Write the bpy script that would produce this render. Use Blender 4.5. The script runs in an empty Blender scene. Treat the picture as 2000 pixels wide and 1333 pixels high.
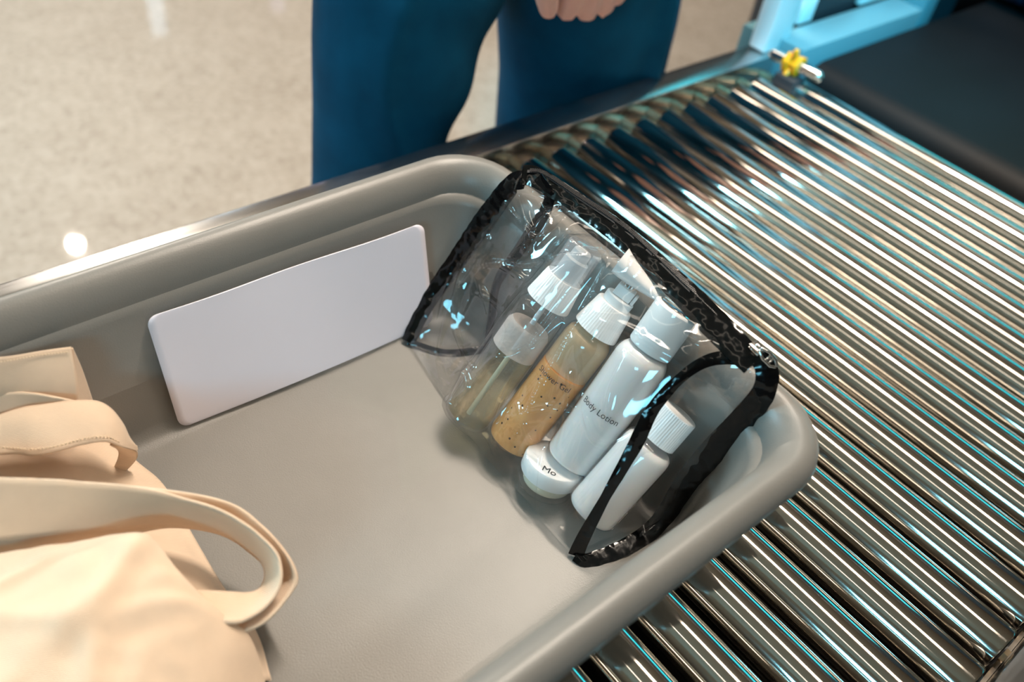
import bpy, bmesh, math, random
import numpy as np
from mathutils import Vector, Matrix, noise as mnoise

random.seed(4)
S = bpy.context.scene
COL = S.collection
PI = math.pi

# ------------------------------------------------------------------ camera
# metres; z = 0 is the plane that touches the tops of the rollers, the hall
# floor lies at FLOOR.  +x runs along the conveyor, +y across it.
FLOOR = -0.80
CEIL = 2.45
FPX = 1689.4
YAW, PITCH, ROLL = math.radians(46.4425), math.radians(44.0064), math.radians(9.9621)
CAM = np.array([0.0, 0.0, 0.57096])
_fw = np.array([math.sin(YAW)*math.cos(PITCH), math.cos(YAW)*math.cos(PITCH), -math.sin(PITCH)])
_r = np.array([math.cos(YAW), -math.sin(YAW), 0.0])
_u = np.cross(_r, _fw)
_r2 = math.cos(ROLL)*_r + math.sin(ROLL)*_u
_u2 = -math.sin(ROLL)*_r + math.cos(ROLL)*_u
cam_d = bpy.data.cameras.new('camera')
cam = bpy.data.objects.new('camera', cam_d)
COL.objects.link(cam)
M = Matrix.Identity(4)
for i in range(3):
    M[i][0], M[i][1], M[i][2], M[i][3] = _r2[i], _u2[i], -_fw[i], CAM[i]
cam.matrix_world = M
cam_d.sensor_width = 36.0
cam_d.lens = FPX/2000*36.0
cam_d.clip_start = 0.02
cam_d.dof.use_dof = True
cam_d.dof.focus_distance = 0.68
cam_d.dof.aperture_fstop = 3.6
S.camera = cam
S.view_settings.view_transform = 'Standard'
S.view_settings.look = 'None'
S.view_settings.gamma = 1.0
S.view_settings.use_curve_mapping = False
S.view_settings.exposure = 0.0
S.cycles.transparent_max_bounces = 48
S.cycles.max_bounces = 16
S.cycles.glossy_bounces = 8

def ray(px, py):
    d = _fw + _r2*(px-1000)/FPX - _u2*(py-666.5)/FPX
    return d/np.linalg.norm(d)
def at(px, py, z):
    d = ray(px, py)
    return Vector(CAM + d*(z-CAM[2])/d[2])
def aty(px, py, y):
    d = ray(px, py)
    return Vector(CAM + d*(y-CAM[1])/d[1])
WK = (.436-.404)/.125
def onwall(px, py, off=.006):                      # on the tray's right inner wall
    d = ray(px, py)
    t = ((.404-off)-WK*.005+WK*CAM[2]-CAM[0])/(d[0]-WK*d[2])
    return Vector(CAM+d*t)

# ------------------------------------------------------------------ world and lamps
w = bpy.data.worlds.new('hall_air')
S.world = w
w.use_nodes = True
bg = w.node_tree.nodes['Background']
bg.inputs[0].default_value = (.58, .57, .55, 1)
bg.inputs[1].default_value = .13

def area(name, loc, aim, sx, sy, power, col):
    l = bpy.data.lights.new(name, 'AREA')
    l.shape = 'RECTANGLE'; l.size = sx; l.size_y = sy; l.energy = power; l.color = col
    o = bpy.data.objects.new(name, l); COL.objects.link(o)
    d = Vector(aim)-Vector(loc)
    o.location = loc
    if abs(d.x) < 1e-6 and abs(d.y) < 1e-6:
        o.rotation_euler = (0, 0, 0)               # faces straight down, local y = world y
    else:
        o.rotation_euler = d.to_track_quat('-Z', 'Y').to_euler()
    return o
WARM = (1.0, .86, .71)
area('linear_lamp', (1.15, 1.6, CEIL-.03), (1.15, 1.6, 0), .40, 5.6, 50, WARM)
area('linear_lamp', (-.62, 1.6, CEIL-.03), (-.62, 1.6, 0), .12, 5.6, 7, WARM)
area('linear_lamp', (4.9, 1.6, CEIL-.03), (4.9, 1.6, 0), .14, 5.6, 9, WARM)
area('cyan_fill', (-2.3, -1.25, 1.5), (.4, .4, 0), .8, .5, 24, (.25, .76, 1.0))  # unseen cyan fill, added for glints on the film and binding
area('cool_fill', (-2.3, 4.2, CEIL-.03), (.3, .3, 0), 2.2, .8, 160, (.55, .82, 1.0))  # soft cool fill added to brighten the bottles, no known fitting
def spot(name, loc, aim, power, col, rad, ang):
    l = bpy.data.lights.new(name, 'SPOT')
    l.energy = power; l.color = col; l.shadow_soft_size = rad
    l.spot_size = math.radians(ang); l.spot_blend = .5
    o = bpy.data.objects.new(name, l); COL.objects.link(o)
    o.location = loc
    o.rotation_euler = (Vector(aim)-Vector(loc)).to_track_quat('-Z', 'Y').to_euler()
area('key_lamp', (1.15, .66, CEIL-.06), (1.15, .66, 0), .13, 1.0, 66, (1, .86, .72))
spot('down_lamp', (1.19, 5.93, CEIL-.05), (1.0, 3.2, FLOOR), 420, (1, .88, .74), .045, 120)
CYAN = (.10, .74, .95)
area('screen_lamp', (-2.2, 3.6, 1.9), (.4, .4, 0), 1.4, .6, 48, (.20, .80, 1.0))
spot('post_spot', (.35, -.7, 2.1), (1.42, .70, .12), 520, (.015, .60, .90), .05, 19)  # narrow spot added to turn the post and side panel cyan
for fx, fy, pw_, cl in ((312, 62, 9, (.62, .84, 1.0)), (548, 95, 4, (.72, .70, 1.0))):   # tall light columns deeper in the hall, mirrored in the floor
    _p, _d = at(fx, fy, FLOOR), ray(fx, fy)
    _t = (9.0-_p.y)/_d[1]
    _q = (_p.x+_d[0]*_t, 9.0, FLOOR-_d[2]*_t)
    area('column_lamp', _q, (_q[0]*.3, 0, _q[2]), .16, 1.9, pw_, cl)
area('scanner_lamp', (1.70, .42, .35), (0, .42, .35), 1.3, .20, 1.5, (.04, .72, .85))

# ------------------------------------------------------------------ materials
def mat(name, col, rough=.5, metal=0.0, **k):
    m = bpy.data.materials.new(name); m.use_nodes = True
    b = m.node_tree.nodes['Principled BSDF']
    b.inputs['Base Color'].default_value = (*col, 1)
    b.inputs['Roughness'].default_value = rough
    b.inputs['Metallic'].default_value = metal
    for kk, v in k.items():
        b.inputs[kk].default_value = v
    return m
def nd(m, t, **k):
    n = m.node_tree.nodes.new(t)
    for a, v in k.items():
        setattr(n, a, v)
    return n
def lk(m, a, b): m.node_tree.links.new(a, b)
def pb(m): return m.node_tree.nodes['Principled BSDF']
def coord(m, scale=(1, 1, 1), kind='Object'):
    c = nd(m, 'ShaderNodeTexCoord'); mp = nd(m, 'ShaderNodeMapping')
    mp.inputs['Scale'].default_value = scale
    lk(m, c.outputs[kind], mp.inputs['Vector'])
    return mp.outputs[0]
def noise_tex(m, vec, scale, detail=3, rough=.5):
    n = nd(m, 'ShaderNodeTexNoise')
    n.inputs['Scale'].default_value = scale; n.inputs['Detail'].default_value = detail
    n.inputs['Roughness'].default_value = rough
    lk(m, vec, n.inputs['Vector'])
    return n
def ramp(m, fac, stops):
    r = nd(m, 'ShaderNodeValToRGB')
    e = r.color_ramp.elements
    e[0].position, e[0].color = stops[0][0], (*stops[0][1], 1)
    e[1].position, e[1].color = stops[1][0], (*stops[1][1], 1)
    for p, c in stops[2:]:
        x = e.new(p); x.color = (*c, 1)
    lk(m, fac, r.inputs[0])
    return r
def bump(m, h, strength, dist=.001, sock=None):
    b = nd(m, 'ShaderNodeBump')
    b.inputs['Strength'].default_value = strength; b.inputs['Distance'].default_value = dist
    lk(m, h, b.inputs['Height'])
    lk(m, b.outputs[0], sock or pb(m).inputs['Normal'])
    return b

def m_plastic(name, col, rough, bs=.25, var=.05):
    m = mat(name, col, rough)
    v = coord(m)
    n = noise_tex(m, v, 9, 4, .6)
    c0 = tuple(x*(1-var) for x in col); c1 = tuple(x*(1+var) for x in col)
    r = ramp(m, n.outputs[0], [(.3, c0), (.7, c1)])
    lk(m, r.outputs[0], pb(m).inputs['Base Color'])
    f = noise_tex(m, v, 900, 2)
    bump(m, f.outputs[0], bs, .0004)
    return m
MT = {}
MT['tray'] = m_plastic('tray_plastic', (.215, .206, .190), .36, .3, .06)
pb(MT['tray']).inputs['Specular IOR Level'].default_value = .45
def m_steel(name, col, rough, sc=(40, 2, 40)):
    m = mat(name, col, rough, 1.0)
    v = coord(m, sc)
    n = noise_tex(m, v, 6, 3)
    r = ramp(m, n.outputs[0], [(.3, (rough*.85,)*3), (.75, (rough*1.15,)*3)])
    lk(m, r.outputs[0], pb(m).inputs['Roughness'])
    return m
MT['roller'] = m_steel('polished_roller_steel', (.74, .70, .64), .085, (28, .22, 28))
MT['rail'] = m_steel('brushed_rail_steel', (.52, .52, .52), .22, (3, 60, 60))
MT['gap_back'] = mat('gap_black', (.03, .028, .025), .6, .3)
MT['ledge'] = m_steel('ledge_steel', (.42, .38, .33), .34, (3, 60, 60))
MT['axle'] = mat('brass_axle', (.78, .62, .42), .25, 1.0)
MT['bearing'] = mat('black_bearing', (.015, .015, .016), .4)
MT['belt'] = m_plastic('black_belt_rubber', (.003, .0035, .0045), .55, .3, .2)
pb(MT['belt']).inputs['Specular IOR Level'].default_value = .2
MT['panel'] = mat('cyan_tinted_panel', (.14, .30, .35), .35)  # cyan light partly put into this base colour
MT['white_panel'] = mat('white_panel', (.86, .88, .90), .35)
MT['post'] = mat('pale_post', (.85, .87, .90), .3)
MT['dark'] = mat('dark_plastic', (.022, .024, .03), .45)
MT['curtain'] = mat('navy_curtain', (.012, .02, .055), .5)
MT['yellow'] = mat('yellow_plastic', (.90, .36, .005), .35)
MT['chrome'] = mat('chrome', (.85, .84, .82), .12, 1.0)
MT['card'] = m_plastic('white_card', (.92, .89, 1.0), .42, .05, .015)
MT['white'] = mat('white_plastic', (.93, .93, .93), .32)
pb(MT['white']).inputs['Subsurface Weight'].default_value = .0
MT['black_vinyl'] = mat('black_patent_vinyl', (.0012, .0015, .002), .13)
pb(MT['black_vinyl']).inputs['Coat Weight'].default_value = .0
pb(MT['black_vinyl']).inputs['Specular IOR Level'].default_value = .42
pb(MT['black_vinyl']).inputs['Coat Roughness'].default_value = .06
_v = coord(MT['black_vinyl']); bump(MT['black_vinyl'], noise_tex(MT['black_vinyl'], _v, 55, 2).outputs[0], .75, .004)
MT['zip'] = mat('zip_tape', (.012, .012, .014), .6)
MT['teeth'] = mat('zip_teeth', (.02, .02, .022), .3)
MT['ink'] = mat('printed_ink', (.02, .02, .025), .6)

def m_clear(name, tint, haze, rough=.05, wr=None, fres=1.45):
    """one sheet of clear film: lets light through, mirrors at its surface"""
    m = bpy.data.materials.new(name); m.use_nodes = True
    nt = m.node_tree; nt.nodes.remove(pb(m))
    out = nt.nodes['Material Output']
    tr = nd(m, 'ShaderNodeBsdfTransparent'); tr.inputs[0].default_value = (*tint, 1)
    df = nd(m, 'ShaderNodeBsdfTranslucent'); df.inputs[0].default_value = (.9, .9, .92, 1)
    d2 = nd(m, 'ShaderNodeBsdfDiffuse'); d2.inputs[0].default_value = (.9, .9, .92, 1)
    gl = nd(m, 'ShaderNodeBsdfGlossy'); gl.inputs['Roughness'].default_value = rough
    lw = nd(m, 'ShaderNodeLayerWeight')            # same strength from either side of the sheet
    pw = nd(m, 'ShaderNodeMath', operation='POWER'); pw.inputs[1].default_value = 4.2
    lk(m, lw.outputs['Facing'], pw.inputs[0])
    fr = nd(m, 'ShaderNodeMath', operation='MULTIPLY_ADD')
    f0 = ((fres-1)/(fres+1))**2*2.5
    fr.inputs[1].default_value = .85-f0; fr.inputs[2].default_value = f0
    lk(m, pw.outputs[0], fr.inputs[0])
    a = nd(m, 'ShaderNodeMixShader'); a.inputs[0].default_value = .5
    lk(m, df.outputs[0], a.inputs[1]); lk(m, d2.outputs[0], a.inputs[2])
    b = nd(m, 'ShaderNodeMixShader'); b.inputs[0].default_value = haze
    lk(m, tr.outputs[0], b.inputs[1]); lk(m, a.outputs[0], b.inputs[2])
    c = nd(m, 'ShaderNodeMixShader')
    lk(m, fr.outputs[0], c.inputs[0]); lk(m, b.outputs[0], c.inputs[1]); lk(m, gl.outputs[0], c.inputs[2])
    lk(m, c.outputs[0], out.inputs[0])
    if wr:
        v = coord(m, wr[0])
        n = noise_tex(m, v, wr[1], 2, .45)
        bp = bump(m, n.outputs[0], wr[2], wr[3], gl.inputs['Normal'])
        lk(m, bp.outputs[0], lw.inputs['Normal'])
    return m
MT['vinyl'] = m_clear('clear_vinyl', (.985, .985, .985), .02, .06, ((.6, 1.6, .6), 15, .35, .008))
MT['vinyl_flat'] = m_clear('clear_vinyl_flat', (.985, .985, .985), .015, .05, ((1, 1, 1), 30, .6, .006))
MT['shell'] = m_clear('clear_bottle_plastic', (.985, .985, .985), .02, .03, None, 1.38)
MT['overcap'] = m_clear('clear_cap_plastic', (.90, .94, .97), .30, .05, None, 1.75)
MT['oil'] = m_clear('pale_yellow_liquid', (.93, .90, .74), .04, .04)
def m_gel():
    m = mat('amber_gel', (.80, .47, .17), .25)
    v = coord(m)
    n = noise_tex(m, v, 60, 3)
    r = ramp(m, n.outputs[0], [(.35, (.86, .38, .115)), (.7, (.93, .47, .165))])
    vo = nd(m, 'ShaderNodeTexVoronoi'); vo.inputs['Scale'].default_value = 135
    lk(m, v, vo.inputs['Vector'])
    sp = nd(m, 'ShaderNodeMath', operation='LESS_THAN'); sp.inputs[1].default_value = .125
    lk(m, vo.outputs['Distance'], sp.inputs[0])
    mx = nd(m, 'ShaderNodeMix', data_type='RGBA')
    lk(m, sp.outputs[0], mx.inputs[0]); lk(m, r.outputs[0], mx.inputs[6])
    mx.inputs[7].default_value = (.05, .02, .01, 1)
    lk(m, mx.outputs[2], pb(m).inputs['Base Color'])
    pb(m).inputs['Subsurface Weight'].default_value = .25
    pb(m).inputs['Subsurface Radius'].default_value = (.02, .01, .004)
    pb(m).inputs['Subsurface Scale'].default_value = .5
    return m
MT['gel'] = m_gel()
MT['gel_film'] = mat('amber_gel_residue', (.82, .60, .36), .3)
MT['gel_film'].blend_method = 'BLEND' if hasattr(MT['gel_film'], 'blend_method') else None
pb(MT['gel_film']).inputs['Alpha'].default_value = .55
MT['lotion'] = mat('white_lotion', (.92, .89, .88), .3)
pb(MT['lotion']).inputs['Subsurface Weight'].default_value = .2
pb(MT['lotion']).inputs['Subsurface Scale'].default_value = .01
MT['foam'] = mat('foam_bubbles', (.86, .78, .74), .5)
pb(MT['foam']).inputs['Alpha'].default_value = .5
_v = coord(MT['foam']); bump(MT['foam'], noise_tex(MT['foam'], _v, 420, 2).outputs[0], .4, .001)
MT['tube'] = mat('milky_tube', (.85, .86, .88), .35)
MT['cream'] = mat('cream_filling', (.80, .78, .62), .4)

def m_cloth(name, col, scale):
    m = mat(name, col, .92)
    c = nd(m, 'ShaderNodeTexCoord')
    wv = nd(m, 'ShaderNodeTexWave', wave_type='BANDS', bands_direction='DIAGONAL')
    wv.inputs['Scale'].default_value = scale; wv.inputs['Distortion'].default_value = .6
    wv.inputs['Detail'].default_value = 1
    lk(m, c.outputs['Object'], wv.inputs['Vector'])
    mp = coord(m)
    n = noise_tex(m, mp, 22, 4, .6)
    r = ramp(m, n.outputs[0], [(.3, tuple(x*.93 for x in col)), (.7, tuple(min(1, x*1.05) for x in col))])
    lk(m, r.outputs[0], pb(m).inputs['Base Color'])
    bump(m, wv.outputs['Fac'], .45, .0006)
    pb(m).inputs['Sheen Weight'].default_value = .15
    return m
MT['canvas'] = m_cloth('cream_canvas', (.80, .615, .455), 430)
MT['thread'] = mat('cream_thread', (.80, .64, .46), .9)
def m_trouser():
    m = mat('teal_trouser_cloth', (.001, .06, .12), .8)
    v = coord(m); n = noise_tex(m, v, 14, 4)
    r = ramp(m, n.outputs[0], [(.3, (.0008, .048, .098)), (.7, (.0015, .075, .150))])
    lk(m, r.outputs[0], pb(m).inputs['Base Color'])
    f = noise_tex(m, v, 700, 2); bump(m, f.outputs[0], .3, .0005)
    pb(m).inputs['Specular IOR Level'].default_value = .12
    return m
MT['trousers'] = m_trouser()
MT['shirt'] = mat('dark_jacket_cloth', (.006, .030, .045), .85)
MT['skin'] = mat('skin', (.72, .38, .31), .5)
pb(MT['skin']).inputs['Subsurface Weight'].default_value = .15
pb(MT['skin']).inputs['Subsurface Scale'].default_value = .01
MT['hair'] = mat('dark_hair', (.03, .02, .015), .6)
MT['shoe'] = mat('black_leather', (.015, .015, .016), .3)
def m_terrazzo():
    m = mat('polished_terrazzo', (.55, .46, .38), .55)
    pb(m).inputs['Coat Weight'].default_value = .22
    pb(m).inputs['Coat Roughness'].default_value = .028
    v = coord(m)
    vo = nd(m, 'ShaderNodeTexVoronoi'); vo.inputs['Scale'].default_value = 70
    lk(m, v, vo.inputs['Vector'])
    r1 = ramp(m, vo.outputs['Color'], [(.1, (.325, .255, .20)), (.45, (.455, .375, .305)), (.9, (.58, .50, .43))])
    n = noise_tex(m, v, 7, 5, .65)
    r2 = ramp(m, n.outputs[0], [(.3, (.38, .31, .25)), (.7, (.495, .415, .345))])
    mx = nd(m, 'ShaderNodeMix', data_type='RGBA'); mx.inputs[0].default_value = .5
    lk(m, r1.outputs[0], mx.inputs[6]); lk(m, r2.outputs[0], mx.inputs[7])
    lk(m, mx.outputs[2], pb(m).inputs['Base Color'])
    return m
MT['terrazzo'] = m_terrazzo()
MT['ceiling'] = mat('warm_grey_ceiling', (.55, .47, .38), .8)

# ------------------------------------------------------------------ mesh helpers
class MB:
    def __init__(s): s.v = []; s.f = []
    def add(s, vs, fs):
        o = len(s.v); s.v += [tuple(x) for x in vs]; s.f += [tuple(i+o for i in f) for f in fs]
        return s
    def box(s, a, b):
        x0, y0, z0 = a; x1, y1, z1 = b
        return s.add([(x0, y0, z0), (x1, y0, z0), (x1, y1, z0), (x0, y1, z0), (x0, y0, z1), (x1, y0, z1), (x1, y1, z1), (x0, y1, z1)],
                     [(0, 3, 2, 1), (4, 5, 6, 7), (0, 1, 5, 4), (1, 2, 6, 5), (2, 3, 7, 6), (3, 0, 4, 7)])
    def loft(s, rings, caps=True, closed=True):
        n = len(rings[0]); vs = [p for r in rings for p in r]; fs = []
        for i in range(len(rings)-1):
            for j in range(n if closed else n-1):
                k = (j+1) % n
                fs.append((i*n+j, i*n+k, (i+1)*n+k, (i+1)*n+j))
        if caps and closed:
            fs.append(tuple(range(n-1, -1, -1))); fs.append(tuple((len(rings)-1)*n+j for j in range(n)))
        return s.add(vs, fs)
    def lathe(s, prof, n=40, caps=True, rib=None):
        rings = []
        for r, z in prof:
            ring = []
            for j in range(n):
                a = 2*PI*j/n
                rr = r
                if rib and rib[0] <= z <= rib[1]: rr = r*(1-(.028 if j % 2 else 0))
                ring.append((rr*math.cos(a), rr*math.sin(a), z))
            rings.append(ring)
        return s.loft(rings, caps)
    def build(s, name, m, parent=None, smooth=35, bevel=0, subs=0, mw=None):
        me = bpy.data.meshes.new(name); me.from_pydata(s.v, [], s.f); me.validate()
        bm = bmesh.new(); bm.from_mesh(me); bmesh.ops.recalc_face_normals(bm, faces=bm.faces)
        if bevel:
            es = [e for e in bm.edges if len(e.link_faces) == 2 and e.calc_face_angle(0) > .6]
            bmesh.ops.bevel(bm, geom=es, offset=bevel, segments=2, affect='EDGES', profile=.5)
        bm.to_mesh(me); bm.free()
        if smooth:
            me.polygons.foreach_set('use_smooth', [True]*len(me.polygons))
            me.set_sharp_from_angle(angle=math.radians(smooth))
        me.materials.append(m)
        o = bpy.data.objects.new(name, me); COL.objects.link(o)
        if parent: o.parent = parent
        if mw is not None: o.matrix_local = mw
        if subs:
            x = o.modifiers.new('s', 'SUBSURF'); x.levels = subs; x.render_levels = subs
        return o
def empty(name, loc=(0, 0, 0)):
    o = bpy.data.objects.new(name, None); COL.objects.link(o); o.location = loc
    o.empty_display_size = .05
    return o
def tag(o, label=None, cat=None, group=None, kind=None):
    if label: o['label'] = label
    if cat: o['category'] = cat
    if group: o['group'] = group
    if kind: o['kind'] = kind
    return o
def rel(parent, pts):                              # world points into the frame of an unrotated parent
    return [Vector(p)-parent.location for p in pts]

def crom(pts, n):
    """Catmull-Rom through pts, resampled to n points by arc length"""
    P = [Vector(p) for p in pts]
    out = []
    if len(P) == 2:
        return [P[0].lerp(P[1], i/(n-1)) for i in range(n)]
    Q = [P[0]*2-P[1]]+P+[P[-1]*2-P[-2]]
    for i in range(1, len(Q)-2):
        for k in range(12):
            t = k/12
            a, b, c, d = Q[i-1], Q[i], Q[i+1], Q[i+2]
            out.append(.5*((2*b)+(c-a)*t+(2*a-5*b+4*c-d)*t*t+(3*b-a-3*c+d)*t**3))
    out.append(P[-1])
    L = [0]
    for i in range(1, len(out)): L.append(L[-1]+(out[i]-out[i-1]).length)
    res = []; j = 0
    for i in range(n):
        s = L[-1]*i/(n-1)
        while j < len(out)-2 and L[j+1] < s: j += 1
        dl = L[j+1]-L[j]
        res.append(out[j].lerp(out[j+1], 0 if dl < 1e-9 else min(1, (s-L[j])/dl)))
    return res
def nz(p, sc, off=0.0):
    return mnoise.noise(Vector((p[0]*sc+off, p[1]*sc+off*1.7, p[2]*sc-off)))
def sheet(A, B, nu, nv, fn=None):
    """surface between curves A and B (lists of Vectors); fn(u, v, p) moves a point"""
    a, b = crom(A, nu), crom(B, nu)
    vs = []
    for j in range(nv):
        for i in range(nu):
            p = a[i].lerp(b[i], j/(nv-1))
            if fn: p = fn(i/(nu-1), j/(nv-1), p)
            vs.append(p)
    fs = [(j*nu+i, j*nu+i+1, (j+1)*nu+i+1, (j+1)*nu+i) for j in range(nv-1) for i in range(nu-1)]
    return vs, fs
def build_sheet(name, A, B, nu, nv, m, parent, fn=None, thick=.0012, smooth=180):
    vs, fs = sheet(A, B, nu, nv, fn)
    mb = MB()
    o = parent.location if parent else Vector()
    mb.add([v-o for v in vs], fs)
    ob = mb.build(name, m, parent, smooth)
    if thick:
        x = ob.modifiers.new('t', 'SOLIDIFY'); x.thickness = thick; x.offset = 0
    return ob
def ribbon(name, path, widths, face, thick, m, parent, n=60, ruche=0.0, seg=7, seed=0.0):
    """band swept along path; face = the outward direction(s), width lies across it"""
    P = crom(path, n)
    W = [widths]*n if isinstance(widths, (int, float)) else [v.x for v in crom([Vector((q, 0, i*.001)) for i, q in enumerate(widths)], n)]
    F = [Vector(face)]*n if not isinstance(face, list) else crom(face, n)
    rings = []
    for i in range(n):
        t = (P[min(i+1, n-1)]-P[max(i-1, 0)]).normalized()
        f = F[i]; f = (f-t*f.dot(t)).normalized(); s = t.cross(f)
        ring = []
        for k in range(seg):
            c = (k/(seg-1)-.5)
            r = ruche*nz((i*.35*60/n*1.0, c*2.2, 0), 1.3, seed)
            ring.append(P[i]+s*(c*W[i]*(1+ruche*40*nz((i*.3, 0, 3), 1, seed)))+f*(thick*.5*(1-(2*c)**4*.6)+r))
        for k in range(seg-1, -1, -1):
            c = (k/(seg-1)-.5)
            ring.append(P[i]+s*(c*W[i]*.98)-f*(thick*.5*(1-(2*c)**4*.6)))
        rings.append(ring)
    o = parent.location if parent else Vector()
    mb = MB().loft([[q-o for q in r] for r in rings])
    return mb.build(name, m, parent, 60)
def capsule_chain(pts, rads, n=10):
    """closed tapering tube through pts"""
    rings = []
    P = [Vector(p) for p in pts]
    for i, p in enumerate(P):
        t = (P[min(i+1, len(P)-1)]-P[max(i-1, 0)]).normalized()
        a = t.orthogonal().normalized(); b = t.cross(a)
        if rings:
            # keep the frame from twisting
            ref = prev-t*prev.dot(t)
            a = ref.normalized(); b = t.cross(a)
        prev = a
        def rg(c, r): return [c+(a*math.cos(2*PI*k/n)+b*math.sin(2*PI*k/n))*r for k in range(n)]
        if i == 0:
            rings += [rg(p-t*rads[i]*.85, rads[i]*.4), rg(p-t*rads[i]*.5, rads[i]*.82)]
        rings.append(rg(p, rads[i]))
        if i == len(P)-1:
            rings += [rg(p+t*rads[i]*.5, rads[i]*.82), rg(p+t*rads[i]*.85, rads[i]*.4)]
    return rings
def remeshed(mb, name, m, parent, voxel, smooth_it=4):
    """union of the solids in mb as one continuous surface"""
    me = bpy.data.meshes.new(name); me.from_pydata(mb.v, [], mb.f)
    bm = bmesh.new(); bm.from_mesh(me); bmesh.ops.recalc_face_normals(bm, faces=bm.faces); bm.to_mesh(me); bm.free()
    t = bpy.data.objects.new(name, me); COL.objects.link(t)
    r = t.modifiers.new('r', 'REMESH'); r.mode = 'VOXEL'; r.voxel_size = voxel; r.use_smooth_shade = True
    s = t.modifiers.new('s', 'SMOOTH'); s.iterations = smooth_it; s.factor = .5
    bpy.context.view_layer.update()
    me2 = bpy.data.meshes.new_from_object(t.evaluated_get(bpy.context.evaluated_depsgraph_get()))
    bpy.data.objects.remove(t)
    me2.polygons.foreach_set('use_smooth', [True]*len(me2.polygons))
    me2.materials.clear(); me2.materials.append(m)
    o = bpy.data.objects.new(name, me2); COL.objects.link(o); me2.name = name
    if parent: o.parent = parent
    return o

# ------------------------------------------------------------------ setting
fl = MB().box((-9, -6, FLOOR-.05), (12, 14, FLOOR)).build('floor', MT['terrazzo'], None, 0)
tag(fl, kind='structure')
ce = MB().box((-9, -6, CEIL), (12, 14, CEIL+.05)).build('ceiling', MT['ceiling'], None, 0)
tag(ce, kind='structure')

# ------------------------------------------------------------------ roller conveyor
RR, PITCHR = .0212, .05
Y0, Y1 = -.050, .641
cv = tag(empty('roller_conveyor', (.5, .33, FLOOR)),
         'gravity conveyor of polished steel rollers between two steel side rails', 'conveyor')
def cvb(mb, name, m, **k):
    o = cv.location
    mb.v = [(x-o.x, y-o.y, z-o.z) for x, y, z in mb.v]
    return mb.build(name, m, cv, **k)
XL, XR = -.75, 1.185
cvb(MB().box((XL, .6727, -.11), (XR, .7158, .003)), 'side_rail', MT['rail'], bevel=.002)
cvb(MB().box((XL, -.098, -.11), (XR, -.0572, .003)), 'side_rail', MT['rail'], bevel=.002)
cvb(MB().box((XL, .645, -.075), (XR, .6722, -.030)), 'inner_ledge', MT['ledge'], bevel=.002)
cvb(MB().box((XL, -.0568, -.075), (XR, -.0535, -.030)), 'inner_ledge', MT['ledge'])
cvb(MB().box((XL, -.0567, -.112), (XR, .6722, -.100)), 'gap_backing', MT['gap_back'])  # dark sheet added under the rollers to keep their gaps black
for x in (-.55, 1.05):
    for y in (-.078, .694):
        cvb(MB().box((x-.02, y-.018, FLOOR), (x+.02, y+.018, -.112)), 'leg', MT['rail'], bevel=.002)
def roller_mb(r=RR, L=Y1-Y0):
    e = .0022
    prof = [(r*.55, 0), (r-e, 0), (r-e*.3, e*.4), (r, e), (r, L-e), (r-e*.3, L-e*.4), (r-e, L), (r*.55, L)]
    mb = MB().lathe(prof, 48)
    mb.v = [(x, z, y) for x, y, z in mb.v]
    return mb
first = None
ks = list(range(-19, 18))
for k in ks+[18.14]:
    x = .2505+PITCHR*k
    z = -RR
    mw = Matrix.Translation(Vector((x, Y0, z))-cv.location)
    if first is None:
        ro = roller_mb().build('roller', MT['roller'], cv, 30, mw=mw)
        ax = MB().lathe([(.0062, -.006), (.0062, Y1-Y0+.031)], 6); ax.v = [(a, c, b) for a, b, c in ax.v]
        axo = ax.build('axle', MT['axle'], ro, 20)
        bo = []
        for yy in (-.0015, Y1-Y0-.0065):
            be = MB().lathe([(.006, yy), (.0152, yy), (.0162, yy+.002), (.0162, yy+.006), (.0152, yy+.008), (.006, yy+.008)], 24)
            be.v = [(a, c, b) for a, b, c in be.v]
            bo.append(be.build('bearing_cap', MT['bearing'], ro, 40))
        first = ro
    else:
        r2 = first.copy(); COL.objects.link(r2); r2.parent = cv; r2.matrix_local = mw
        for c in (axo, *bo):
            q = c.copy(); COL.objects.link(q); q.parent = r2
# steel rod with a yellow clamp on the far corner
pa, pb_ = at(1512, 106, .018), at(1598, 150, .018)
d = (pb_-pa)
rod = MB().loft(capsule_chain([pa, pa.lerp(pb_, .5), pb_], [.0088]*3, 16))
rodo = cvb(rod, 'end_rod', MT['chrome']); tag(rodo, 'short bright steel rod with a yellow clamp')
c0 = pa.lerp(pb_, .45); t = d.normalized()
ring = []
side = t.orthogonal().normalized(); sd2 = t.cross(side)
def hexring(c, r, n=6, ph=0): return [c+(side*math.cos(2*PI*k/n+ph)+sd2*math.sin(2*PI*k/n+ph))*r for k in range(n)]
ym = MB()
for s0, s1, r in ((-.013, -.004, .016), (-.004, .004, .0125), (.004, .013, .0165)):
    ym.loft([hexring(c0+t*s0, r), hexring(c0+t*s1, r)])
for a in (0, 2.2, 4.2):
    dirv = side*math.cos(a)+sd2*math.sin(a)
    ym.loft(capsule_chain([c0+dirv*.010, c0+dirv*.0225], [.006, .0045], 10))
ym.v = [(x-cv.location.x, y-cv.location.y, z-cv.location.z) for x, y, z in ym.v]
yo = ym.build('yellow_clamp', MT['yellow'], None, 30, bevel=.0008)
yo.parent = rodo
km = MB().loft([[c0+Vector((x, y, z)) for x, y, z in r] for r in (
    [(-.030, .012, -.045), (.004, .012, -.045), (.004, -.03, -.045), (-.030, -.03, -.045)],
    [(-.026, .010, -.012), (.002, .010, -.012), (.002, -.026, -.012), (-.026, -.026, -.012)])])
cvb(km, 'clamp_bracket', MT['dark'], bevel=.002)

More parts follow.
